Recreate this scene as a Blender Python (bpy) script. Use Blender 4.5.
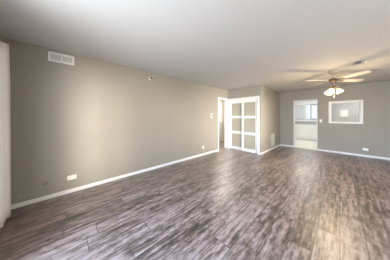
import bpy, bmesh, math, random
from mathutils import Vector, Matrix, Euler
random.seed(4)
sc = bpy.context.scene
for o in list(bpy.data.objects):
    bpy.data.objects.remove(o, do_unlink=True)
C = sc.collection
R = math.radians

# ------------------------------------------------------------------ camera
H = 2.44            # ceiling height
EYE = 1.33
cam_d = bpy.data.cameras.new('camera')
cam = bpy.data.objects.new('camera', cam_d); C.objects.link(cam)
cam.location = (0, 0, EYE)
cam.rotation_euler = (R(90), 0, R(46.4))
cam_d.sensor_width = 36.0
cam_d.lens = 36.0 * 138.0 / 390.0
cam_d.shift_y = -13.3 / 390.0
cam_d.clip_start = 0.05
sc.camera = cam

# ------------------------------------------------------------------ world, exposure
w = bpy.data.worlds.new('world'); sc.world = w
w.use_nodes = True
nt = w.node_tree
bg = nt.nodes['Background']
_tc = nt.nodes.new('ShaderNodeTexCoord'); _sx = nt.nodes.new('ShaderNodeSeparateXYZ')
nt.links.new(_tc.outputs['Generated'], _sx.inputs[0])
# overcast sky: bright and cool behind the patio door, warmer to the east, a shaded yard beyond the kitchen
def _ramp(sock, lo, hi, c0, c1):
    mr = nt.nodes.new('ShaderNodeMapRange'); mr.interpolation_type = 'SMOOTHSTEP'
    mr.inputs['From Min'].default_value = lo; mr.inputs['From Max'].default_value = hi
    nt.links.new(sock, mr.inputs['Value'])
    mx = nt.nodes.new('ShaderNodeMix'); mx.data_type = 'RGBA'
    nt.links.new(mr.outputs['Result'], mx.inputs['Factor'])
    for k, c in (('A', c0), ('B', c1)):
        if isinstance(c, tuple): mx.inputs[k].default_value = (*c, 1)
        else: nt.links.new(c, mx.inputs[k])
    return mx.outputs['Result']
SKY_UP, SKY_LOW, SKY_EAST, SKY_YARD = (8.0, 11.5, 18.5), (7.6, 8.2, 8.9), (3.3, 2.75, 2.05), (0.66, 0.71, 0.83)
GROUND_UP, GROUND_DOWN = 1.25, 1.0
_c = _ramp(_sx.outputs['Z'], 0.0, 0.40, SKY_LOW, SKY_UP)
_c = _ramp(_sx.outputs['X'], 0.45, 0.95, _c, SKY_EAST)
_c = _ramp(_sx.outputs['Y'], 0.30, 0.75, _c, SKY_YARD)
_gz = _ramp(_sx.outputs['Z'], -0.10, 0.06, (GROUND_DOWN,)*3, (GROUND_UP,)*3)
_ml = nt.nodes.new('ShaderNodeMix'); _ml.data_type = 'RGBA'; _ml.blend_type = 'MULTIPLY'; _ml.inputs['Factor'].default_value = 1
nt.links.new(_c, _ml.inputs['A']); nt.links.new(_gz, _ml.inputs['B'])
nt.links.new(_ml.outputs['Result'], bg.inputs['Color'])
bg.inputs['Strength'].default_value = 1.0
vs = sc.view_settings
vs.view_transform = 'Standard'; vs.look = 'None'; vs.gamma = 1.0
vs.use_curve_mapping = False
vs.exposure = 0.36
sc.cycles.max_bounces = 12
sc.cycles.diffuse_bounces = 8
sc.cycles.sample_clamp_indirect = 6.0

sun_d = bpy.data.lights.new('hazy_sun', 'SUN'); sun_d.energy = 9.4; sun_d.angle = R(26); sun_d.color = (1.0, .93, .84)
sun = bpy.data.objects.new('hazy_sun', sun_d); C.objects.link(sun)
sun.rotation_euler = Vector((-.92, .36, -.05)).to_track_quat('-Z', 'Y').to_euler()

# ------------------------------------------------------------------ large lights (daylight at the openings)
def area_portal(name, loc, rot, sx, sy):
    l = bpy.data.lights.new(name, 'AREA'); l.shape = 'RECTANGLE'
    l.size = sx; l.size_y = sy
    l.cycles.is_portal = True
    o = bpy.data.objects.new(name, l); C.objects.link(o)
    o.location = loc; o.rotation_euler = rot
    return o
area_portal('patio_door_daylight', (-1.0, -0.86, 1.15), (R(90), 0, 0), 1.9, 2.3)
area_portal('added_rear_window_daylight', (1.5, -0.86, 1.55), (R(90), 0, 0), 1.8, 1.5)  # portal for the added rear window
area_portal('added_side_window_daylight', (3.12, 2.25, 1.35), (R(90), 0, R(90)), 2.8, 1.9)  # portal for the added side window
area_portal('kitchen_window_daylight', (-1.37, 10.75, 1.62), (R(-90), 0, 0), 1.1, 0.95)
def lamp_area(name, loc, size, watts, col):
    l = bpy.data.lights.new(name, 'AREA'); l.shape = 'SQUARE'; l.size = size
    l.energy = watts; l.color = col
    o = bpy.data.objects.new(name, l); C.objects.link(o); o.location = loc
    return o

# ------------------------------------------------------------------ node helpers
def mat(name, col, rough=0.5, metal=0.0, spec=0.5, noise=None, bump=None):
    m = bpy.data.materials.new(name); m.use_nodes = True
    n = m.node_tree; b = n.nodes['Principled BSDF']
    b.inputs['Base Color'].default_value = (*col, 1)
    b.inputs['Roughness'].default_value = rough
    b.inputs['Metallic'].default_value = metal
    b.inputs['Specular IOR Level'].default_value = spec
    tc = n.nodes.new('ShaderNodeTexCoord')
    nz = n.nodes.new('ShaderNodeTexNoise')
    nz.inputs['Scale'].default_value = noise[0] if noise else 6.0
    nz.inputs['Detail'].default_value = 4
    n.links.new(tc.outputs['Object'], nz.inputs['Vector'])
    amt = noise[1] if noise else 0.04
    mp = n.nodes.new('ShaderNodeMapRange')
    mp.inputs['To Min'].default_value = 1 - amt; mp.inputs['To Max'].default_value = 1 + amt
    n.links.new(nz.outputs['Fac'], mp.inputs['Value'])
    mx = n.nodes.new('ShaderNodeMix'); mx.data_type = 'RGBA'; mx.blend_type = 'MULTIPLY'
    mx.inputs['Factor'].default_value = 1
    mx.inputs['A'].default_value = (*col, 1)
    n.links.new(mp.outputs['Result'], mx.inputs['B'])
    n.links.new(mx.outputs['Result'], b.inputs['Base Color'])
    if bump:
        n2 = n.nodes.new('ShaderNodeTexNoise'); n2.inputs['Scale'].default_value = bump[0]
        n2.inputs['Detail'].default_value = 3
        n.links.new(tc.outputs['Object'], n2.inputs['Vector'])
        bp = n.nodes.new('ShaderNodeBump'); bp.inputs['Strength'].default_value = bump[1]
        bp.inputs['Distance'].default_value = 0.01
        n.links.new(n2.outputs['Fac'], bp.inputs['Height'])
        n.links.new(bp.outputs['Normal'], b.inputs['Normal'])
    return m

def floor_material():
    m = bpy.data.materials.new('plank_floor'); m.use_nodes = True
    n = m.node_tree; L = n.links.new; b = n.nodes['Principled BSDF']
    N = n.nodes.new
    def math_(op, a, bb=None, cc=None):
        k = N('ShaderNodeMath'); k.operation = op
        for i, v in enumerate((a, bb, cc)):
            if v is None: continue
            if isinstance(v, (int, float)): k.inputs[i].default_value = v
            else: L(v, k.inputs[i])
        return k.outputs[0]
    tc = N('ShaderNodeTexCoord'); sp = N('ShaderNodeSeparateXYZ'); L(tc.outputs['Object'], sp.inputs[0])
    X, Y = sp.outputs['X'], sp.outputs['Y']
    u = math_('DIVIDE', X, 0.19); i = math_('FLOOR', u); fu = math_('FRACT', u)
    wn = N('ShaderNodeTexWhiteNoise'); wn.noise_dimensions = '1D'; L(i, wn.inputs['W'])
    v = math_('ADD', math_('DIVIDE', Y, 1.22), math_('MULTIPLY', wn.outputs['Value'], 7.3))
    j = math_('FLOOR', v); fv = math_('FRACT', v)
    cb = N('ShaderNodeCombineXYZ'); L(i, cb.inputs[0]); L(j, cb.inputs[1])
    wid = N('ShaderNodeTexWhiteNoise'); wid.noise_dimensions = '3D'; L(cb.outputs[0], wid.inputs['Vector'])
    pid = wid.outputs['Value']
    # long streaky grain, each plank with its own offset
    g = N('ShaderNodeCombineXYZ')
    L(math_('MULTIPLY', X, 24.0), g.inputs[0]); L(math_('MULTIPLY', Y, 1.8), g.inputs[1]); L(math_('MULTIPLY', pid, 40.0), g.inputs[2])
    n1 = N('ShaderNodeTexNoise'); n1.inputs['Scale'].default_value = 1.0; n1.inputs['Detail'].default_value = 6
    n1.inputs['Roughness'].default_value = 0.65; n1.inputs['Distortion'].default_value = 0.15; L(g.outputs[0], n1.inputs['Vector'])
    g2 = N('ShaderNodeCombineXYZ')
    L(math_('MULTIPLY', X, 24.0), g2.inputs[0]); L(math_('MULTIPLY', Y, 7.0), g2.inputs[1]); L(math_('MULTIPLY', pid, 17.0), g2.inputs[2])
    n2 = N('ShaderNodeTexNoise'); n2.inputs['Scale'].default_value = 1.0; n2.inputs['Detail'].default_value = 5
    n2.inputs['Roughness'].default_value = 0.7; L(g2.outputs[0], n2.inputs['Vector'])
    f = math_('ADD', math_('MULTIPLY', n1.outputs['Fac'], 0.5), math_('MULTIPLY', n2.outputs['Fac'], 0.5))
    f = math_('ADD', f, math_('MULTIPLY', math_('SUBTRACT', pid, 0.5), 0.075))
    cr = N('ShaderNodeValToRGB'); L(f, cr.inputs[0])
    e = cr.color_ramp.elements
    e[0].position = 0.385; e[0].color = (0.022, 0.015, 0.012, 1)
    e[1].position = 0.625; e[1].color = (0.37, 0.295, 0.25, 1)
    k = e.new(0.46); k.color = (0.112, 0.074, 0.057, 1)
    k = e.new(0.54); k.color = (0.275, 0.200, 0.163, 1)
    seam_u = math_('LESS_THAN', math_('MINIMUM', fu, math_('SUBTRACT', 1.0, fu)), 0.02)
    seam_v = math_('LESS_THAN', math_('MINIMUM', fv, math_('SUBTRACT', 1.0, fv)), 0.003)
    seam = math_('MAXIMUM', seam_u, seam_v)
    mx = N('ShaderNodeMix'); mx.data_type = 'RGBA'; L(math_('MULTIPLY', seam, 0.75), mx.inputs['Factor'])
    L(cr.outputs['Color'], mx.inputs['A']); mx.inputs['B'].default_value = (0.012, 0.010, 0.009, 1)
    L(mx.outputs['Result'], b.inputs['Base Color'])
    ro = N('ShaderNodeMapRange'); L(n2.outputs['Fac'], ro.inputs['Value'])
    ro.inputs['From Min'].default_value = 0.3; ro.inputs['From Max'].default_value = 0.7
    ro.inputs['To Min'].default_value = 0.34; ro.inputs['To Max'].default_value = 0.5
    L(ro.outputs['Result'], b.inputs['Roughness'])
    b.inputs['Specular IOR Level'].default_value = 0.8
    b.inputs['Coat Weight'].default_value = 0.8; b.inputs['Coat Roughness'].default_value = 0.38; b.inputs['Coat IOR'].default_value = 1.55
    bp = N('ShaderNodeBump'); bp.inputs['Strength'].default_value = 0.25; bp.inputs['Distance'].default_value = 0.004
    L(math_('SUBTRACT', f, math_('MULTIPLY', seam, 0.5)), bp.inputs['Height'])
    L(bp.outputs['Normal'], b.inputs['Normal']); L(bp.outputs['Normal'], b.inputs['Coat Normal'])
    return m

def groove_material(name, col, pitch, axis='X'):
    m = mat(name, col, 0.5)
    n = m.node_tree; b = n.nodes['Principled BSDF']; L = n.links.new
    tc = n.nodes.new('ShaderNodeTexCoord'); sp = n.nodes.new('ShaderNodeSeparateXYZ'); L(tc.outputs['Object'], sp.inputs[0])
    d = n.nodes.new('ShaderNodeMath'); d.operation = 'DIVIDE'; L(sp.outputs[axis], d.inputs[0]); d.inputs[1].default_value = pitch
    fr = n.nodes.new('ShaderNodeMath'); fr.operation = 'FRACT'; L(d.outputs[0], fr.inputs[0])
    lt = n.nodes.new('ShaderNodeMath'); lt.operation = 'GREATER_THAN'; L(fr.outputs[0], lt.inputs[0]); lt.inputs[1].default_value = 0.14
    bp = n.nodes.new('ShaderNodeBump'); bp.inputs['Distance'].default_value = 0.006; L(lt.outputs[0], bp.inputs['Height'])
    L(bp.outputs['Normal'], b.inputs['Normal'])
    src = b.inputs['Base Color'].links[0].from_socket
    mx = n.nodes.new('ShaderNodeMix'); mx.data_type = 'RGBA'
    L(lt.outputs[0], mx.inputs['Factor']); mx.inputs['A'].default_value = (col[0]*.72, col[1]*.73, col[2]*.75, 1)
    L(src, mx.inputs['B']); L(mx.outputs['Result'], b.inputs['Base Color'])
    return m

def glass_material(name, tint=(1, 1, 1), gloss=0.06):
    m = bpy.data.materials.new(name); m.use_nodes = True
    n = m.node_tree; n.nodes.clear()
    o = n.nodes.new('ShaderNodeOutputMaterial'); t = n.nodes.new('ShaderNodeBsdfTransparent'); t.inputs[0].default_value = (*tint, 1)
    g = n.nodes.new('ShaderNodeBsdfGlossy'); g.inputs['Roughness'].default_value = 0.02
    mx = n.nodes.new('ShaderNodeMixShader'); mx.inputs[0].default_value = gloss
    n.links.new(t.outputs[0], mx.inputs[1]); n.links.new(g.outputs[0], mx.inputs[2]); n.links.new(mx.outputs[0], o.inputs[0])
    return m

def shade_material():
    m = bpy.data.materials.new('frosted_lamp_glass'); m.use_nodes = True
    n = m.node_tree; n.nodes.clear()
    o = n.nodes.new('ShaderNodeOutputMaterial'); t = n.nodes.new('ShaderNodeBsdfTranslucent'); t.inputs[0].default_value = (.95, .9, .82, 1)
    tr = n.nodes.new('ShaderNodeBsdfTransparent')
    d = n.nodes.new('ShaderNodeBsdfDiffuse'); d.inputs[0].default_value = (.9, .86, .8, 1)
    m1 = n.nodes.new('ShaderNodeMixShader'); m1.inputs[0].default_value = 0.35
    m2 = n.nodes.new('ShaderNodeMixShader'); m2.inputs[0].default_value = 0.25
    n.links.new(t.outputs[0], m1.inputs[1]); n.links.new(tr.outputs[0], m1.inputs[2])
    n.links.new(m1.outputs[0], m2.inputs[1]); n.links.new(d.outputs[0], m2.inputs[2]); n.links.new(m2.outputs[0], o.inputs[0])
    return m

def emit(name, col, s):
    m = bpy.data.materials.new(name); m.use_nodes = True
    n = m.node_tree; n.nodes.clear()
    o = n.nodes.new('ShaderNodeOutputMaterial'); e = n.nodes.new('ShaderNodeEmission')
    e.inputs[0].default_value = (*col, 1); e.inputs[1].default_value = s
    n.links.new(e.outputs[0], o.inputs[0]); return m

M = dict(
    wall=mat('taupe_wall_paint', (0.325, 0.302, 0.258), 0.5, spec=0.3, noise=(2.0, 0.05), bump=(90, 0.08)),
    ceil=mat('white_ceiling_paint', (0.565, 0.55, 0.52), 0.8, noise=(1.5, 0.03), bump=(120, 0.10)),
    trim=mat('white_trim_paint', (0.78, 0.78, 0.765), 0.35),
    plate=mat('white_plastic', (0.82, 0.82, 0.80), 0.35),
    plate_wall=mat('painted_over_plate', (0.25, 0.23, 0.205), 0.45),
    dark=mat('dark_slot', (0.03, 0.03, 0.03), 0.6),
    grille=mat('white_vent_enamel', (0.80, 0.80, 0.79), 0.4),
    vent_grey=mat('grey_vent_enamel', (0.40, 0.39, 0.37), 0.45),
    greige=mat('pale_greige_enamel', (0.60, 0.58, 0.53), 0.45),
    beige_plate=mat('beige_plastic', (0.50, 0.42, 0.36), 0.4),
    bronze=mat('bronze', (0.16, 0.105, 0.065), 0.35, metal=0.7),
    brass=mat('aged_brass', (0.42, 0.32, 0.17), 0.3, metal=0.8),
    canopy=mat('cream_enamel', (0.38, 0.32, 0.23), 0.4),
    blade=mat('light_tan_blade', (0.66, 0.59, 0.50), 0.4, noise=(14, 0.12)),
    frosted=mat('frosted_door_glass', (0.37, 0.355, 0.285), 0.2, spec=0.6),
    cabinet=mat('white_cabinet_paint', (0.82, 0.82, 0.79), 0.4),
    counter=mat('grey_counter_laminate', (0.34, 0.34, 0.32), 0.3, noise=(40, 0.15)),
    ktile=mat('cream_kitchen_floor', (0.84, 0.82, 0.75), 0.3, noise=(5, 0.05)),
    kwall=mat('pale_kitchen_wall', (0.80, 0.80, 0.78), 0.6),
    bead=groove_material('grooved_blue_grey_board', (0.58, 0.60, 0.60), 0.075),
    hallwall=mat('cream_hall_wall', (0.78, 0.69, 0.60), 0.6),
    chrome=mat('brushed_chrome', (0.62, 0.60, 0.56), 0.25, metal=0.9),
    curtain=mat('pale_linen', (0.86, 0.84, 0.83), 0.9, noise=(60, 0.10), bump=(150, 0.2)),
    lining=mat('mauve_grey_lining', (0.74, 0.65, 0.65), 0.9, noise=(60, 0.08)),
    wframe=mat('grey_window_frame', (0.34, 0.36, 0.38), 0.4),
    blind=mat('grey_blind_vinyl', (0.50, 0.51, 0.50), 0.5),
    floor=floor_material(),
    glass=glass_material('window_glass'),
    shade=shade_material(),
    bulb=emit('lit_bulb', (1.0, 0.82, 0.58), 16.0),
    diffuser=emit('lit_diffuser', (1.0, 0.97, 0.92), 36.0),
)

# ------------------------------------------------------------------ mesh helpers
class MB:
    def __init__(s): s.v = []; s.f = []; s.sm = []
    def add(s, vs, fs, smooth=False):
        k = len(s.v); s.v += [tuple(v) for v in vs]
        for f in fs: s.f.append([a + k for a in f]); s.sm.append(smooth)
        return s
    def box(s, x0, x1, y0, y1, z0, z1, mtx=None):
        vs = [Vector(p) for p in ((x0,y0,z0),(x1,y0,z0),(x1,y1,z0),(x0,y1,z0),(x0,y0,z1),(x1,y0,z1),(x1,y1,z1),(x0,y1,z1))]
        if mtx is not None: vs = [mtx @ v for v in vs]
        return s.add(vs, [(0,3,2,1),(4,5,6,7),(0,1,5,4),(1,2,6,5),(2,3,7,6),(3,0,4,7)])
    def lathe(s, prof, mtx=None, n=28, smooth=True):
        vs = []; fs = []
        for r, z in prof:
            for k in range(n):
                a = 2*math.pi*k/n
                v = Vector((r*math.cos(a), r*math.sin(a), z)); vs.append(mtx @ v if mtx is not None else v)
        for i in range(len(prof)-1):
            for k in range(n):
                k2 = (k+1) % n
                fs.append((i*n+k, i*n+k2, (i+1)*n+k2, (i+1)*n+k))
        if prof[0][0] > 1e-6: fs.append(tuple(reversed(range(n))))
        if prof[-1][0] > 1e-6: fs.append(tuple((len(prof)-1)*n+k for k in range(n)))
        return s.add(vs, fs, smooth)
    def tube(s, pts, r, n=10):
        pts = [Vector(p) for p in pts]; vs = []; fs = []
        for i, p in enumerate(pts):
            t = (pts[min(i+1, len(pts)-1)] - pts[max(i-1, 0)]).normalized()
            a = t.orthogonal().normalized() if i == 0 else (pa - t*pa.dot(t)).normalized()
            pa = a; b = t.cross(a)
            for k in range(n):
                q = 2*math.pi*k/n; vs.append(p + a*(r*math.cos(q)) + b*(r*math.sin(q)))
        for i in range(len(pts)-1):
            for k in range(n):
                k2 = (k+1) % n; fs.append((i*n+k, i*n+k2, (i+1)*n+k2, (i+1)*n+k))
        fs.append(tuple(reversed(range(n)))); fs.append(tuple((len(pts)-1)*n+k for k in range(n)))
        return s.add(vs, fs, True)
    def frame(s, x0, x1, z0, z1, wd, y0, y1):
        """rectangular border in the x-z plane"""
        s.box(x0, x0+wd, y0, y1, z0, z1); s.box(x1-wd, x1, y0, y1, z0, z1)
        s.box(x0+wd, x1-wd, y0, y1, z0, z0+wd); s.box(x0+wd, x1-wd, y0, y1, z1-wd, z1); return s
    def build(s, name, m, parent=None, bevel=0.0, seg=2):
        me = bpy.data.meshes.new(name); me.from_pydata(s.v, [], s.f)
        bm = bmesh.new(); bm.from_mesh(me)
        bmesh.ops.remove_doubles(bm, verts=bm.verts, dist=1e-6)
        bmesh.ops.recalc_face_normals(bm, faces=bm.faces); bm.to_mesh(me); bm.free()
        if any(s.sm):
            for p in me.polygons: p.use_smooth = True
        me.materials.append(m)
        o = bpy.data.objects.new(name, me); C.objects.link(o)
        if parent is not None: o.parent = parent
        if bevel > 0:
            b = o.modifiers.new('bevel', 'BEVEL'); b.width = bevel; b.segments = seg; b.limit_method = 'ANGLE'; b.angle_limit = R(40)
        elif any(s.sm):
            e = o.modifiers.new('edge', 'EDGE_SPLIT'); e.split_angle = R(42)
        return o

def thing(name, label, cat, loc=(0,0,0), rz=0, group=None):
    o = bpy.data.objects.new(name, None); C.objects.link(o); o.empty_display_size = .05
    o.location = loc; o.rotation_euler = (0, 0, rz); o['label'] = label; o['category'] = cat
    if group: o['group'] = group
    return o
def tag(o, label, cat, group=None):
    o['label'] = label; o['category'] = cat
    if group: o['group'] = group
    return o
def struct(o, label=None, cat=None):
    o['kind'] = 'structure'
    if label: o['label'] = label
    if cat: o['category'] = cat
    return o
def setting(name, label, cat, loc=(0,0,0), rz=0):
    o = thing(name, label, cat, loc, rz); o['kind'] = 'structure'; return o

# ------------------------------------------------------------------ room shell
XL, YB, YF, XR = -3.26, 7.25, -0.62, 2.9       # left wall, back wall, front wall (behind), right wall
YC, XC = 5.0, -1.91                             # closet front and closet side
HD0, HD1, HDZ = 4.38, 4.97, 2.04                # hall doorway in the left wall
KD0, KD1, KDZ = -1.38, -0.62, 2.01              # kitchen doorway in the back wall
PX0, PX1, PZ0, PZ1 = -0.235, 0.475, 1.125, 1.835  # pass-through opening
KY = 10.50                                      # kitchen rear wall
T = 0.12

struct(MB().box(-4.6, XR+T, YF-.16, YB+.06, -0.08, 0).box(-4.6, XC-T, YB+.06, 8.2, -0.08, 0).build('floor', M['floor']), 'dark distressed wood plank floor of the living room', 'floor')
struct(MB().box(XC-.9, XR+T, YB+.06, KY+.2, -0.08, 0.0).build('floor_kitchen', M['ktile']), 'bright cream floor of the kitchen beyond the doorway', 'floor')
struct(MB().box(-4.6, XR+T, YF-.16, KY+.2, H, H+.1).build('ceiling', M['ceil']), 'white painted ceiling over the whole room', 'ceiling')

wl = MB()
wl.box(XL-T, XL, YF-.16, HD0, 0, H).box(XL-T, XL, HD0, HD1, HDZ, H).box(XL-T, XL, HD1, YB+T, 0, H)
struct(wl.build('wall_left', M['wall']), 'long taupe grey wall with white baseboard', 'wall')
wc = MB()
CD0, CD1, CDZ = -3.19, -2.02, 2.00              # closet opening
wc.box(XL, CD0, YC, YC+.10, 0, H).box(CD1, XC, YC, YC+.10, 0, H).box(CD0, CD1, YC, YC+.10, CDZ, H)
wc.box(XC-.10, XC, YC+.10, YB, 0, H)
struct(wc.build('wall_closet', M['wall']), 'taupe wall of the closet bump-out projecting into the room', 'wall')
wb = MB()
wb.box(XL, KD0, YB, YB+T, 0, H).box(KD0, KD1, YB, YB+T, KDZ, H).box(KD1, PX0, YB, YB+T, 0, H)
wb.box(PX0, PX1, YB, YB+T, 0, PZ0).box(PX0, PX1, YB, YB+T, PZ1, H).box(PX1, XR, YB, YB+T, 0, H)
struct(wb.build('wall_back', M['wall']), 'olive taupe wall holding the kitchen doorway and the pass-through', 'wall')
SW0, SW1, SWZ0, SWZ1 = 0.9, 3.6, 0.45, 2.25
wr = MB().box(XR, XR+T, YF-.16, SW0, 0, H).box(XR, XR+T, SW1, KY+.2, 0, H).box(XR, XR+T, SW0, SW1, 0, SWZ0).box(XR, XR+T, SW0, SW1, SWZ1, H)
struct(wr.build('wall_right', M['wall']), 'taupe side wall with an added wide window opposite the long wall', 'wall')
SD0, SD1, SDZ = -1.95, -0.05, 2.3
FW0, FW1, FWZ0, FWZ1 = 0.6, 2.4, 0.8, 2.3
wf = MB()
wf.box(XL, SD0, YF-.16, YF, 0, H).box(SD0, SD1, YF-.16, YF, SDZ, H).box(SD1, FW0, YF-.16, YF, 0, H)
wf.box(FW0, FW1, YF-.16, YF, 0, FWZ0).box(FW0, FW1, YF-.16, YF, FWZ1, H).box(FW1, XR, YF-.16, YF, 0, H)
struct(wf.build('wall_front', M['wall']), 'taupe wall with the patio door behind the curtain', 'wall')

# hall beyond the doorway
hx = -4.45
hw = MB().box(hx-T, hx, 3.0, 8.2, 0, H).box(hx, XL-T, 3.0-T, 3.0, 0, H).box(hx, XL-T, 8.08, 8.2, 0, H).box(XL-T, XL-T+.02, YB+T, 8.08, 0, H)
struct(hw.build('wall_hall', M['hallwall']), 'cream wall of the hallway seen through the narrow doorway', 'wall')
# kitchen walls
KW = [(-1.90, -1.46), (-1.42, -0.84)]           # two kitchen windows (x ranges)
KZ0, KZ1 = 1.15, 2.07
kb = MB()
kx0 = XC - .9
kb.box(kx0, KW[0][0], KY, KY+.12, 0, H).box(KW[0][1], KW[1][0], KY, KY+.12, 0, H).box(KW[1][1], XR, KY, KY+.12, 0, H)
for a, b_ in KW: kb.box(a, b_, KY, KY+.12, 0, KZ0).box(a, b_, KY, KY+.12, KZ1, H)
kb.box(kx0-T, kx0, YB+T, KY+.12, 0, H)
struct(kb.build('wall_kitchen', M['kwall']), 'pale kitchen wall with two windows above the counter', 'wall')
struct(MB().box(-0.58, XR, 8.9, 9.0, 0, H).box(-0.58, -.48, 9.0, KY, 0, H).build('wall_pantry', M['bead']), 'pale blue grey grooved wall seen through the pass-through opening', 'wall')

# ------------------------------------------------------------------ baseboards
BB, BT = 0.064, 0.014
def base(name, boxes, label):
    m = MB()
    for b_ in boxes: m.box(*b_)
    return struct(m.build(name, M['trim'], bevel=0.004), label, 'baseboard')
base('baseboard_left', [(XL, XL+BT, YF, HD0-.045, 0, BB)], 'white baseboard along the long left wall')
base('baseboard_closet', [(XC, XC+BT, YC-BT, YB, 0, BB), (CD1+.06, XC, YC-BT, YC, 0, BB)], 'white baseboard along the side of the closet bump-out')
base('baseboard_back', [(XC+BT, KD0-.014, YB-BT, YB, 0, BB), (KD1+.014, XR, YB-BT, YB, 0, BB)], 'white baseboard along the back wall beside the kitchen doorway')

# ------------------------------------------------------------------ trims
tr = MB()   # hall doorway casing + jamb lining (in the left wall)
tr.box(XL, XL+.016, HD0-.045, HD0, 0, HDZ+.045).box(XL, XL+.016, HD0, YC-.001, HDZ, HDZ+.045)
tr.box(XL-T-.01, XL, HD0, HD0+.018, 0, HDZ).box(XL-T-.01, XL, HD1-.018, HD1, 0, HDZ).box(XL-T-.01, XL, HD0+.018, HD1-.018, HDZ-.018, HDZ)
struct(tr.build('trim_1', M['trim'], bevel=.003), 'white casing around the narrow hallway doorway', 'door casing')
tr = MB()   # closet casing
tr.box(XL+.004, CD0, YC-.018, YC, 0, CDZ+.065).box(CD1, CD1+.062, YC-.018, YC, 0, CDZ+.065).box(CD0, CD1, YC-.018, YC, CDZ, CDZ+.065)
tr.box(CD0, CD0+.012, YC, YC+.1, 0, CDZ).box(CD1-.012, CD1, YC, YC+.1, 0, CDZ).box(CD0+.012, CD1-.012, YC, YC+.1, CDZ-.03, CDZ)
struct(tr.build('trim_2', M['trim'], bevel=.003), 'white casing around the frosted closet doors', 'door casing')
tr = MB()   # kitchen doorway
tr.box(KD0-.012, KD0, YB-.006, YB, 0, KDZ+.012).box(KD1, KD1+.012, YB-.006, YB, 0, KDZ+.012).box(KD0, KD1, YB-.006, YB, KDZ, KDZ+.012)
tr.box(KD0, KD0+.016, YB, YB+T, 0, KDZ).box(KD1-.016, KD1, YB, YB+T, 0, KDZ).box(KD0+.016, KD1-.016, YB, YB+T, KDZ-.016, KDZ)
struct(tr.build('trim_3', M['trim'], bevel=.003), 'thin white lining around the kitchen doorway', 'door casing')
tr = MB()   # pass-through casing
tr.frame(PX0-.06, PX1+.06, PZ0-.04, PZ1+.06, .06, YB-.018, YB)
tr.box(PX0, PX0+.016, YB, YB+T, PZ0, PZ1).box(PX1-.016, PX1, YB, YB+T, PZ0, PZ1).box(PX0+.016, PX1-.016, YB, YB+T, PZ1-.016, PZ1)
tr.box(PX0+.016, PX1-.016, YB-.03, YB+T+.02, PZ0-.001, PZ0+.022)
struct(tr.build('trim_4', M['trim'], bevel=.003), 'white casing and sill framing the kitchen pass-through', 'window casing')

# ------------------------------------------------------------------ closet doors (two framed frosted panels)
def closet_door(name, x0, x1, y, label):
    d = setting(name, label, 'door', ((x0+x1)/2, y, 0.012))
    W = (x1-x0)/2; top = CDZ-.042
    st = .075
    rows = [(0.11, 0.64), (0.73, 1.26), (1.35, top-.10)]
    f = MB()
    f.box(-W, -W+st, -.017, .017, 0, top).box(W-st, W, -.017, .017, 0, top)
    prev = 0
    for a, b_ in rows:
        f.box(-W+st, W-st, -.017, .017, prev, a); prev = b_
    f.box(-W+st, W-st, -.017, .017, prev, top)
    f.build('door_frame', M['trim'], d, bevel=.003)
    for a, b_ in rows:
        MB().box(-W+st-.004, W-st+.004, -.004, .004, a-.004, b_+.004).build('frosted_pane', M['frosted'], d)
    return d
mid = (CD0+CD1)/2
d1 = closet_door('door_1', CD0+.014, mid+.03, YC+.068, 'white sliding closet door with three frosted panes, next to the hallway doorway')
d2 = closet_door('door_2', mid-.03, CD1-.014, YC+.028, 'white sliding closet door with three frosted panes, next to the outer corner')
for d, sx in ((d1, .14), (d2, .145)):
    MB().lathe([(0, 0), (.022, 0), (.022, .003), (.014, .004), (.012, .0015), (0, .0015)], Matrix.Translation((sx if d is d2 else -.24, -.0165, .98)) @ Matrix.Rotation(R(90), 4, 'X')).build('finger_pull', M['chrome'], d)

# hall door (white panel door on the hall's far wall)
hd = setting('door_3', 'white panel door in the hallway, glimpsed through the doorway', 'door', (hx+.012, 5.87, 0.01), R(90))
MB().box(-.34, .34, -.012, .012, 0, 2.0).build('door_leaf', M['trim'], hd, bevel=.003)
for z0, z1 in ((.2, .9), (1.05, 1.85)):
    for x0 in (-.26, .04):
        MB().frame(x0, x0+.22, z0, z1, .02, -.02, -.0125).build('panel_moulding', M['trim'], hd)
MB().lathe([(0,0), (.026,0), (.026,.006), (.01,.01), (.01,.04), (.026,.05), (.028,.065), (.018,.078), (0,.08)], Matrix.Translation((.28,-.012,.95)) @ Matrix.Rotation(R(90),4,'X')).build('door_knob', M['brass'], hd)
MB().box(-.41, -.345, -.016, .012, 0, 2.07).box(.345, .41, -.016, .012, 0, 2.07).box(-.345, .345, -.016, .012, 2.005, 2.07).build('door_casing', M['trim'], hd, bevel=.003)
struct(MB().box(hx, hx+BT, 6.29, 8.08, 0, BB).box(hx, hx+BT, 3.0, 5.45, 0, BB).build('baseboard_hall', M['trim'], bevel=.004), 'white baseboard in the hallway', 'baseboard')

# ------------------------------------------------------------------ sliding patio door and added rear window behind the camera
pd = setting('door_4', 'white framed sliding glass patio door behind the curtain', 'door', ((SD0+SD1)/2, YF-.08, 0))
W = (SD1-SD0)/2
MB().frame(-W, W, 0, SDZ, .05, -.06, .06).build('outer_frame', M['trim'], pd)
for x0, x1, yy in ((-W+.05, .03, -.025), (-.03, W-.05, .025)):
    MB().frame(x0, x1, .05, SDZ-.05, .06, yy-.018, yy+.018).build('sash', M['trim'], pd)
    MB().box(x0+.06, x1-.06, yy-.003, yy+.003, .11, SDZ-.11).build('glass_pane', M['glass'], pd)
wn = setting('window_1', 'added white framed window in the unseen wall behind the viewer', 'window', ((FW0+FW1)/2, YF-.08, FWZ0))  # unseen window added to bring more daylight into the room
W = (FW1-FW0)/2
MB().frame(-W, W, 0, FWZ1-FWZ0, .05, -.05, .05).box(-.025, .025, -.03, .03, .05, FWZ1-FWZ0-.05).build('window_frame', M['trim'], wn)
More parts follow.
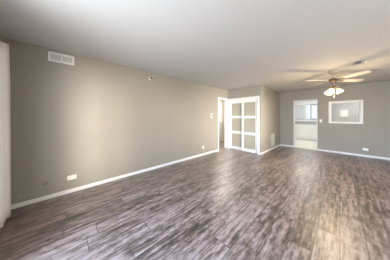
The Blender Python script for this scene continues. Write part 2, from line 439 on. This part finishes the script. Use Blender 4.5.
MB().box(-W+.05, -.025, -.003, .003, .05, FWZ1-FWZ0-.05).box(.025, W-.05, -.003, .003, .05, FWZ1-FWZ0-.05).build('glass_pane', M['glass'], wn)

sw = setting('window_4', 'added unseen wide white framed window facing the long grey wall', 'window', (XR+.06, (SW0+SW1)/2, SWZ0), R(-90))  # unseen window added to light the long wall and even out the ceiling
W = (SW1-SW0)/2; hh = SWZ1-SWZ0
MB().frame(-W, W, 0, hh, .05, -.05, .05).box(-.65, -.61, -.03, .03, .05, hh-.05).box(.61, .65, -.03, .03, .05, hh-.05).build('window_frame', M['trim'], sw)
for a, b_ in ((-W+.05, -.65), (-.61, .61), (.65, W-.05)):
    MB().box(a, b_, -.003, .003, .05, hh-.05).build('glass_pane', M['glass'], sw)

# ------------------------------------------------------------------ kitchen windows
for q, (a, b_) in enumerate(KW):
    W = (b_-a)/2; Hh = KZ1-KZ0
    kw = setting('window_%d' % (q+2), ['kitchen window with grey vertical slats above the counter', 'bright bare kitchen window with a dark grey sash above the counter'][q], 'window', ((a+b_)/2, KY+.05, KZ0))
    MB().frame(-W, W, 0, Hh, .03, -.04, .04).build('window_frame', M['wframe'], kw)
    if q == 1:
        MB().frame(-.07, W-.03, .03, Hh-.03, .05, -.02, .02).build('sash', M['wframe'], kw)
    MB().box(-W+.03, W-.03, .0215, .0265, .03, Hh-.03).build('glass_pane', M['glass'], kw)
    MB().box(-W-.04, W+.04, -.075, -.04, -.035, 0).build('window_sill', M['trim'], kw)
vb = thing('vertical_blind', 'grey vertical slat blind hanging in the kitchen window', 'blind', ((KW[0][0]+KW[0][1])/2, KY-.04, KZ0))
MB().box(-.22, .22, -.03, .03, .88, .92).build('head_rail', M['trim'], vb)
for k in range(7):
    x = -.186 + k*.062
    MB().box(-.034, .034, -.0015, .0015, .03, .88, Matrix.Translation((x, 0, 0)) @ Matrix.Rotation(R(28), 4, 'Z')).build('slat', M['blind'], vb)

# ------------------------------------------------------------------ kitchen base cabinets + worktop
cx = [-2.75, -2.20, -1.72, -1.20, -0.62]
cl = ['white base cabinet at the far end of the kitchen counter, behind the doorway edge',
      'white base cabinet just inside the slatted window half of the kitchen',
      'white base cabinet in the middle of the kitchen doorway view',
      'white base cabinet under the bare bright kitchen window']
for k in range(4):
    x0, x1 = cx[k]+.002, cx[k+1]-.002
    W = (x1-x0)/2
    cb = thing('base_cabinet', cl[k], 'cabinet', ((x0+x1)/2, 9.88, 0), 0, 'white kitchen base cabinets')
    MB().box(-W, W, 0.0, .60, .10, .90).box(-W, W, .06, .60, 0.0, .10).build('cabinet_body', M['cabinet'], cb)
    dd = MB().box(-W+.012, W-.012, -.02, 0, .13, .70)
    dd.frame(-W+.012, W-.012, .13, .70, .06, -.028, -.02)
    dr = dd.build('cabinet_door', M['cabinet'], cb, bevel=.003)
    hx_ = W-.05 if k % 2 else -W+.05
    MB().tube([(hx_, -.028, .54), (hx_, -.05, .55), (hx_, -.05, .63), (hx_, -.028, .64)], .006).build('handle', M['wframe'], dr)
    dw = MB().box(-W+.012, W-.012, -.02, 0, .73, .88).build('drawer', M['cabinet'], cb, bevel=.003)
    MB().tube([(-.05, -.02, .805), (-.045, -.04, .805), (.045, -.04, .805), (.05, -.02, .805)], .006).build('handle', M['wframe'], dw)
tag(MB().box(-2.78, -0.60, 9.85, KY-.001, .90, .94).box(-2.78, -.60, KY-.02, KY-.001, .94, 1.05).build('worktop', M['counter'], bevel=.004), 'long grey kitchen worktop on the white base cabinets', 'worktop')
# square plate on the grooved wall
sp = thing('wall_plate', 'small white square panel on the grooved wall, framed by the pass-through', 'panel', (.125, 8.899, 1.325))
MB().box(-.12, .12, -.02, 0, 0, .31).build('panel_board', M['plate'], sp, bevel=.004)
MB().frame(-.12, .12, 0, .31, .025, -.03, -.02).build('panel_frame', M['trim'], sp, bevel=.003)

# unseen ceiling lights added to brighten the kitchen and hall
def added_flush_light(name, label, loc, watts, col):
    t = thing(name, label, 'light', loc)
    MB().lathe([(0,0), (.17,0), (.17,-.025), (.16,-.03), (0,-.03)]).build('mounting_pan', M['trim'], t)
    MB().lathe([(.155,-.03), (.15,-.05), (.11,-.08), (.05,-.095), (0,-.098)]).build('diffuser', M['diffuser'], t)
    l = lamp_area(name + '_lamp', (0, 0, -.11), .3, watts, col); l.parent = t
added_flush_light('added_ceiling_light', 'added unseen ceiling light in the kitchen near its windows', (-1.25, 9.2, H), 15, (1.0, .98, .94))
added_flush_light('added_ceiling_light', 'added unseen ceiling light in the kitchen behind the pass-through', (.6, 7.95, H), 7, (1.0, .98, .94))
added_flush_light('added_ceiling_light', 'added unseen ceiling light in the hallway', (-3.95, 5.4, H), 34, (1.0, .90, .82))

# ------------------------------------------------------------------ wall vents, plates, sprinkler, thermostat
def on_left(y, z): return dict(loc=(XL+.0005, y, z), rz=R(90))
def grille(name, label, cat, loc, rz, w_, h_, cells, m, slot_pitch, horizontal, bm=None, frame_w=.022, back=None):
    t = thing(name, label, cat, loc, rz)
    f = MB().frame(-w_/2, w_/2, -h_/2, h_/2, frame_w, -.012, 0)
    n = cells
    iw = w_-2*frame_w
    for k in range(1, n):
        x = -w_/2+frame_w + iw*k/n
        f.box(x-.009, x+.009, -.011, 0, -h_/2+frame_w, h_/2-frame_w)
    f.build('vent_frame', m, t, bevel=.002)
    MB().box(-w_/2+frame_w, w_/2-frame_w, -.0015, 0, -h_/2+frame_w, h_/2-frame_w).build('backing', back or M['dark'], t)
    ih = h_-2*frame_w
    for c in range(n):
        a = -w_/2+frame_w + iw*c/n + (.009 if c else 0); b_ = -w_/2+frame_w + iw*(c+1)/n - (.009 if c < n-1 else 0)
        s = MB()
        if horizontal:
            k = int(ih/slot_pitch)
            for i in range(k):
                z = -ih/2 + (i+.5)*ih/k
                s.box(a, b_, -.004, .004, -.0012, .0012, Matrix.Translation((0, -.006, z)) @ Matrix.Rotation(R(35), 4, 'X'))
        else:
            k = int((b_-a)/slot_pitch)
            for i in range(k):
                x = a + (i+.5)*(b_-a)/k
                s.box(-.0012, .0012, -.004, .004, -ih/2, ih/2, Matrix.Translation((x, -.006, 0)) @ Matrix.Rotation(R(25), 4, 'Z'))
        s.build('louvre', bm or m, t)
    return t
p = on_left(-.022, 2.315)
grille('wall_vent', 'white two-section supply vent high on the grey wall under the ceiling', 'vent', p['loc'], p['rz'], .32, .155, 2, M['grille'], .011, True, frame_w=.028, back=M['vent_grey'])
grille('return_vent', 'pale tall return air vent low on the side of the closet bump-out', 'vent', (XC+.0005, 6.24, .37), R(90), .44, .50, 1, M['greige'], .018, True, frame_w=.03, back=M['greige'])

def plate_rect(name, label, cat, loc, rz, w_, h_, m):
    t = thing(name, label, cat, loc, rz)
    MB().box(-w_/2, w_/2, -.006, 0, -h_/2, h_/2).build('cover_plate', m, t, bevel=.0025)
    return t
def outlet(label, loc, rz, horizontal=True, m=None):
    m = m or M['plate']
    w_, h_ = (.122, .078) if horizontal else (.078, .122)
    t = plate_rect('wall_outlet', label, 'outlet', loc, rz, w_, h_, m)
    for s in (-1, 1):
        q = Vector((s*.026, 0, 0)) if horizontal else Vector((0, 0, s*.026))
        so = MB().lathe([(0, 0), (.016, 0), (.016, .003), (0, .003)], Matrix.Translation(q + Vector((0, -.006, 0))) @ Matrix.Rotation(R(90), 4, 'X')).build('socket', m, t)
        sl = MB()
        for k in (-1, 1):
            if horizontal: sl.box(q.x-.004, q.x+.004, -.0095, -.0088, k*.006-.001, k*.006+.001)
            else: sl.box(k*.006-.001, k*.006+.001, -.0095, -.0088, q.z-.004, q.z+.004)
        sl.build('slot', M['dark'], so)
    return t
p = on_left(.108, .262)
outlet('white horizontal outlet low on the long grey wall near the curtain', p['loc'], p['rz'])
outlet('white horizontal outlet low on the back wall below the pass-through', (.585, YB-.0005, .245), 0)
outlet('beige outlet low on the closet bump-out beside the return vent', (XC+.0005, 5.63, .245), R(90), False, M['beige_plate'])
def round_plate(label, loc, rz, r, m):
    t = thing('cable_plate', label, 'wall plate', loc, rz)
    rot = Matrix.Rotation(R(90), 4, 'X')
    MB().lathe([(0, 0), (r, 0), (r, .004), (r*.85, .007), (0, .008)], rot).build('cover_plate', m, t)
    MB().lathe([(0, .008), (.009, .008), (.009, .014), (.005, .014), (.005, .022), (0, .022)], rot, 16).build('socket', M['chrome'], t)
    return t
p = on_left(-.205, .262)
round_plate('round grey cable plate painted to match the wall, between curtain and outlet', p['loc'], p['rz'], .036, M['plate_wall'])
p = on_left(3.50, .27)
round_plate('round white cable plate low on the long wall near the hallway doorway', p['loc'], p['rz'], .05, M['plate'])
p = on_left(-.46, .15)
t = thing('wall_bumper', 'tiny grey bumper on the wall just above the baseboard by the curtain', 'bumper', p['loc'], p['rz'])
MB().lathe([(0,0), (.016,0), (.016,.004), (.008,.006), (.008,.02), (.013,.024), (.011,.032), (0,.034)], Matrix.Rotation(R(90),4,'X'), 18).build('bumper_body', M['vent_grey'], t)

# light switch beside the kitchen doorway
t = plate_rect('light_switch', 'white light switch on the back wall beside the kitchen doorway', 'switch', (-.515, YB-.0005, 1.17), 0, .075, .118, M['plate'])
MB().box(-.006, .006, -.016, -.006, -.008, .012).build('toggle', M['plate'], t, bevel=.0015)
# thermostat on the long wall
p = on_left(3.965, 1.36)
t = plate_rect('thermostat', 'small white thermostat with a grey face on the long wall beside the hallway doorway', 'thermostat', p['loc'], p['rz'], .125, .15, M['plate'])
MB().box(-.05, .05, -.026, -.006, -.06, .06).build('thermostat_cover', M['vent_grey'], t, bevel=.006)
MB().box(.008, .042, -.0275, -.0255, -.012, .035).build('display', M['dark'], t)
# sidewall sprinkler
p = on_left(1.555, 2.275)
t = thing('fire_sprinkler', 'small metal sidewall fire sprinkler high on the long wall', 'sprinkler', p['loc'], p['rz'])
rot = Matrix.Rotation(R(90), 4, 'X')
MB().lathe([(0,0), (.042,0), (.042,.004), (.03,.012), (.014,.014), (0,.014)], rot).build('escutcheon', M['greige'], t)
MB().lathe([(0,.014), (.014,.014), (.014,.034), (.010,.038), (0,.038)], rot, 18).tube([(.011,-.036,0), (.017,-.05,0), (.004,-.068,0)], .0035).tube([(-.011,-.036,0), (-.017,-.05,0), (-.004,-.068,0)], .0035).build('sprinkler_head', M['chrome'], t)
MB().box(-.026, .026, -.072, -.068, -.02, .016).box(-.026, .026, -.072, -.05, .016, .019).build('deflector', M['bronze'], t)

# ------------------------------------------------------------------ ceiling register and detector
t = thing('ceiling_vent', 'small grey louvred vent in the ceiling near the fan', 'vent', (.255, 4.33, H-.0005), R(0))
MB().box(-.06, .06, -.135, -.117, -.012, 0).box(-.06, .06, .117, .135, -.012, 0).box(-.06, -.045, -.117, .117, -.012, 0).box(.045, .06, -.117, .117, -.012, 0).box(-.006, .006, -.117, .117, -.011, 0).build('vent_frame', M['vent_grey'], t, bevel=.002)
MB().box(-.045, .045, -.117, .117, -.0015, 0).build('backing', M['dark'], t)
for a, b_ in ((-.045, -.006), (.006, .045)):
    s = MB()
    for i in range(10):
        s.box(a, b_, -.006, .006, -.001, .001, Matrix.Translation((0, -.105+i*.0234, -.007)) @ Matrix.Rotation(R(32), 4, 'X'))
    s.build('louvre', M['vent_grey'], t)
t = thing('ceiling_sensor', 'tiny round white sensor on the ceiling beside the louvred vent', 'sensor', (.365, 4.43, H-.0005))
MB().lathe([(0,0), (.022,0), (.022,-.01), (.018,-.018), (0,-.02)]).build('sensor_base', M['plate'], t)
MB().lathe([(0,-.02), (.012,-.02), (.010,-.028), (0,-.03)], None, 16).build('sensor_lens', M['vent_grey'], t)

# ------------------------------------------------------------------ ceiling fan
FX, FY = -.115, 4.70
fan = thing('ceiling_fan', 'ceiling fan with light tan blades and three lit glass shades', 'ceiling fan', (FX, FY, H), R(46.4))
MB().lathe([(0,0), (.095,0), (.098,-.02), (.075,-.07), (.03,-.092), (0,-.092)]).build('canopy', M['canopy'], fan)
MB().lathe([(.012,-.09), (.012,-.20)], None, 14).build('downrod', M['canopy'], fan)
MB().lathe([(0,-.19), (.03,-.19), (.06,-.205), (.074,-.222), (.074,-.25), (.055,-.275), (.03,-.295), (0,-.295)]).build('motor_housing', M['bronze'], fan)
for k in range(4):
    rt = Matrix.Rotation(R(90*k), 4, 'Z')
    pitch = rt @ Matrix.Translation((0, 0, -.238)) @ Matrix.Rotation(R(-11), 4, 'X')
    n = 14; pts = []
    L0, L1 = .17, .70
    for i in range(n+1):
        s = i/n; pts.append((L0 + (L1-.055-L0)*s, .052 + .016*s))
    for i in range(1, 7):
        a = R(90*i/6); pts.append((L1-.055 + .055*math.sin(a), .068*math.cos(a)))
    up = [(x, y) for x, y in pts]; lo = [(x, -y) for x, y in reversed(pts[:-1])]
    ring = up + lo; m_ = len(ring)
    vs = [pitch @ Vector((x, y, .004)) for x, y in ring] + [pitch @ Vector((x, y, -.004)) for x, y in ring]
    fs = [tuple(range(m_)), tuple(reversed(range(m_, 2*m_)))] + [(i, i+m_, (i+1) % m_ + m_, (i+1) % m_) for i in range(m_)]
    bl = MB().add(vs, fs).build('blade', M['blade'], fan)
    ir = MB().box(.07, .20, -.018, .018, -.009, -.005, pitch).box(.19, .25, -.038, .038, -.009, -.005, pitch)
    ir.build('blade_iron', M['bronze'], bl)
MB().lathe([(0,-.29), (.022,-.29), (.016,-.36), (.045,-.375), (.05,-.40), (.03,-.425), (0,-.425)]).build('light_kit', M['bronze'], fan)
for k in range(3):
    a = R(-152 + 120*k)
    dx, dy = math.cos(a), math.sin(a)
    P = Vector((dx*.068, dy*.068, -.435))
    ax = Vector((dx*.50, dy*.50, -.86)).normalized()
    mt = Matrix.Translation(P) @ ax.to_track_quat('Z', 'Y').to_matrix().to_4x4()
    MB().tube([(dx*.03, dy*.03, -.385), (dx*.10, dy*.10, -.365), (dx*.10, dy*.10, -.40), tuple(P)], .008).lathe([(.012,-.01), (.026,0), (.027,.03), (.02,.034), (0,.034)], mt, 20).build('lamp_arm', M['brass'], fan)
    sh = MB().lathe([(.028,.018), (.036,.035), (.044,.06), (.050,.085), (.058,.105), (.066,.118)], mt, 28)
    sh.f = [f for f in sh.f if len(f) == 4]; sh.sm = [True]*len(sh.f)
    so = sh.build('lamp_shade', M['shade'], fan)
    MB().lathe([(0,.03), (.012,.034), (.014,.05), (.024,.07), (.026,.085), (.018,.102), (0,.108)], mt, 18).build('bulb', M['bulb'], so)
    l = bpy.data.lights.new('fan_bulb_light', 'POINT'); l.energy = 19; l.color = (1.0, .74, .40); l.shadow_soft_size = .035
    lo_ = bpy.data.objects.new('fan_bulb_light', l); C.objects.link(lo_); lo_.parent = fan
    lo_.location = P + ax*.14
ch = MB().tube([(.0, -.03, -.42), (.0, -.03, -.62)], .003, 6).build('pull_chain', M['brass'], fan)
MB().lathe([(0,0), (.007,.006), (.009,.018), (.005,.032), (0,.036)], Matrix.Translation((.0,-.03,-.65)), 14).build('chain_bob', M['plate'], ch)

# ------------------------------------------------------------------ curtain
cu = thing('curtain', 'pale linen curtain hanging in folds at the patio door', 'curtain', (0, 0, 0))
def fold_sheet(x0, x1, y0, n, amp, z0, z1, th, per, ph=0):
    vs = []; fs = []
    nz = 14
    for j in range(nz+1):
        tz = j/nz; z = z0+(z1-z0)*tz
        for i in range(n+1):
            x = x0+(x1-x0)*i/n
            k = amp*(1.0-.35*tz)
            k *= (1 - .75*max(0, tz-.8)/.2)
            zz = z if z1 < 0 else z0+(z1-.27*min(.34, max(0, x+3.04))-z0)*tz
            y = y0 + k*math.sin(2*math.pi*(x-x0)/per+ph) + .25*k*math.sin(2*math.pi*(x-x0)/per*2.3+1+.6*tz)
            vs.append((x, y, zz))
    for j in range(nz):
        for i in range(n):
            a = j*(n+1)+i; fs.append((a, a+1, a+n+2, a+n+1))
    return vs, fs
vs, fs = fold_sheet(-2.93, -1.80, YF+.09, 190, .022, .07, 2.29, .004, .12, .5)
o = MB().add(vs, fs, True).build('curtain_panel', M['curtain'], cu)
so = o.modifiers.new('cloth', 'SOLIDIFY'); so.thickness = .004
vs, fs = fold_sheet(-3.04, -2.93, YF+.09, 20, .02, .012, 2.29, .004, .13, 0.2)
o = MB().add(vs, fs, True).build('curtain_edge', M['lining'], cu); o['label'] = 'mauve grey curtain edge'
so = o.modifiers.new('cloth', 'SOLIDIFY'); so.thickness = .004
rail = thing('curtain_rail', 'slim white rail carrying the pale curtain above the patio door', 'curtain rail', (0, 0, 0))
MB().box(-3.0, -.1, YF+.025, YF+.05, 2.15, 2.17).build('rail', M['trim'], rail, bevel=.004)
for x in (-2.9, -1.75, -.2):
    MB().box(x-.012, x+.012, YF, YF+.06, 2.15, 2.17).build('bracket', M['trim'], rail)
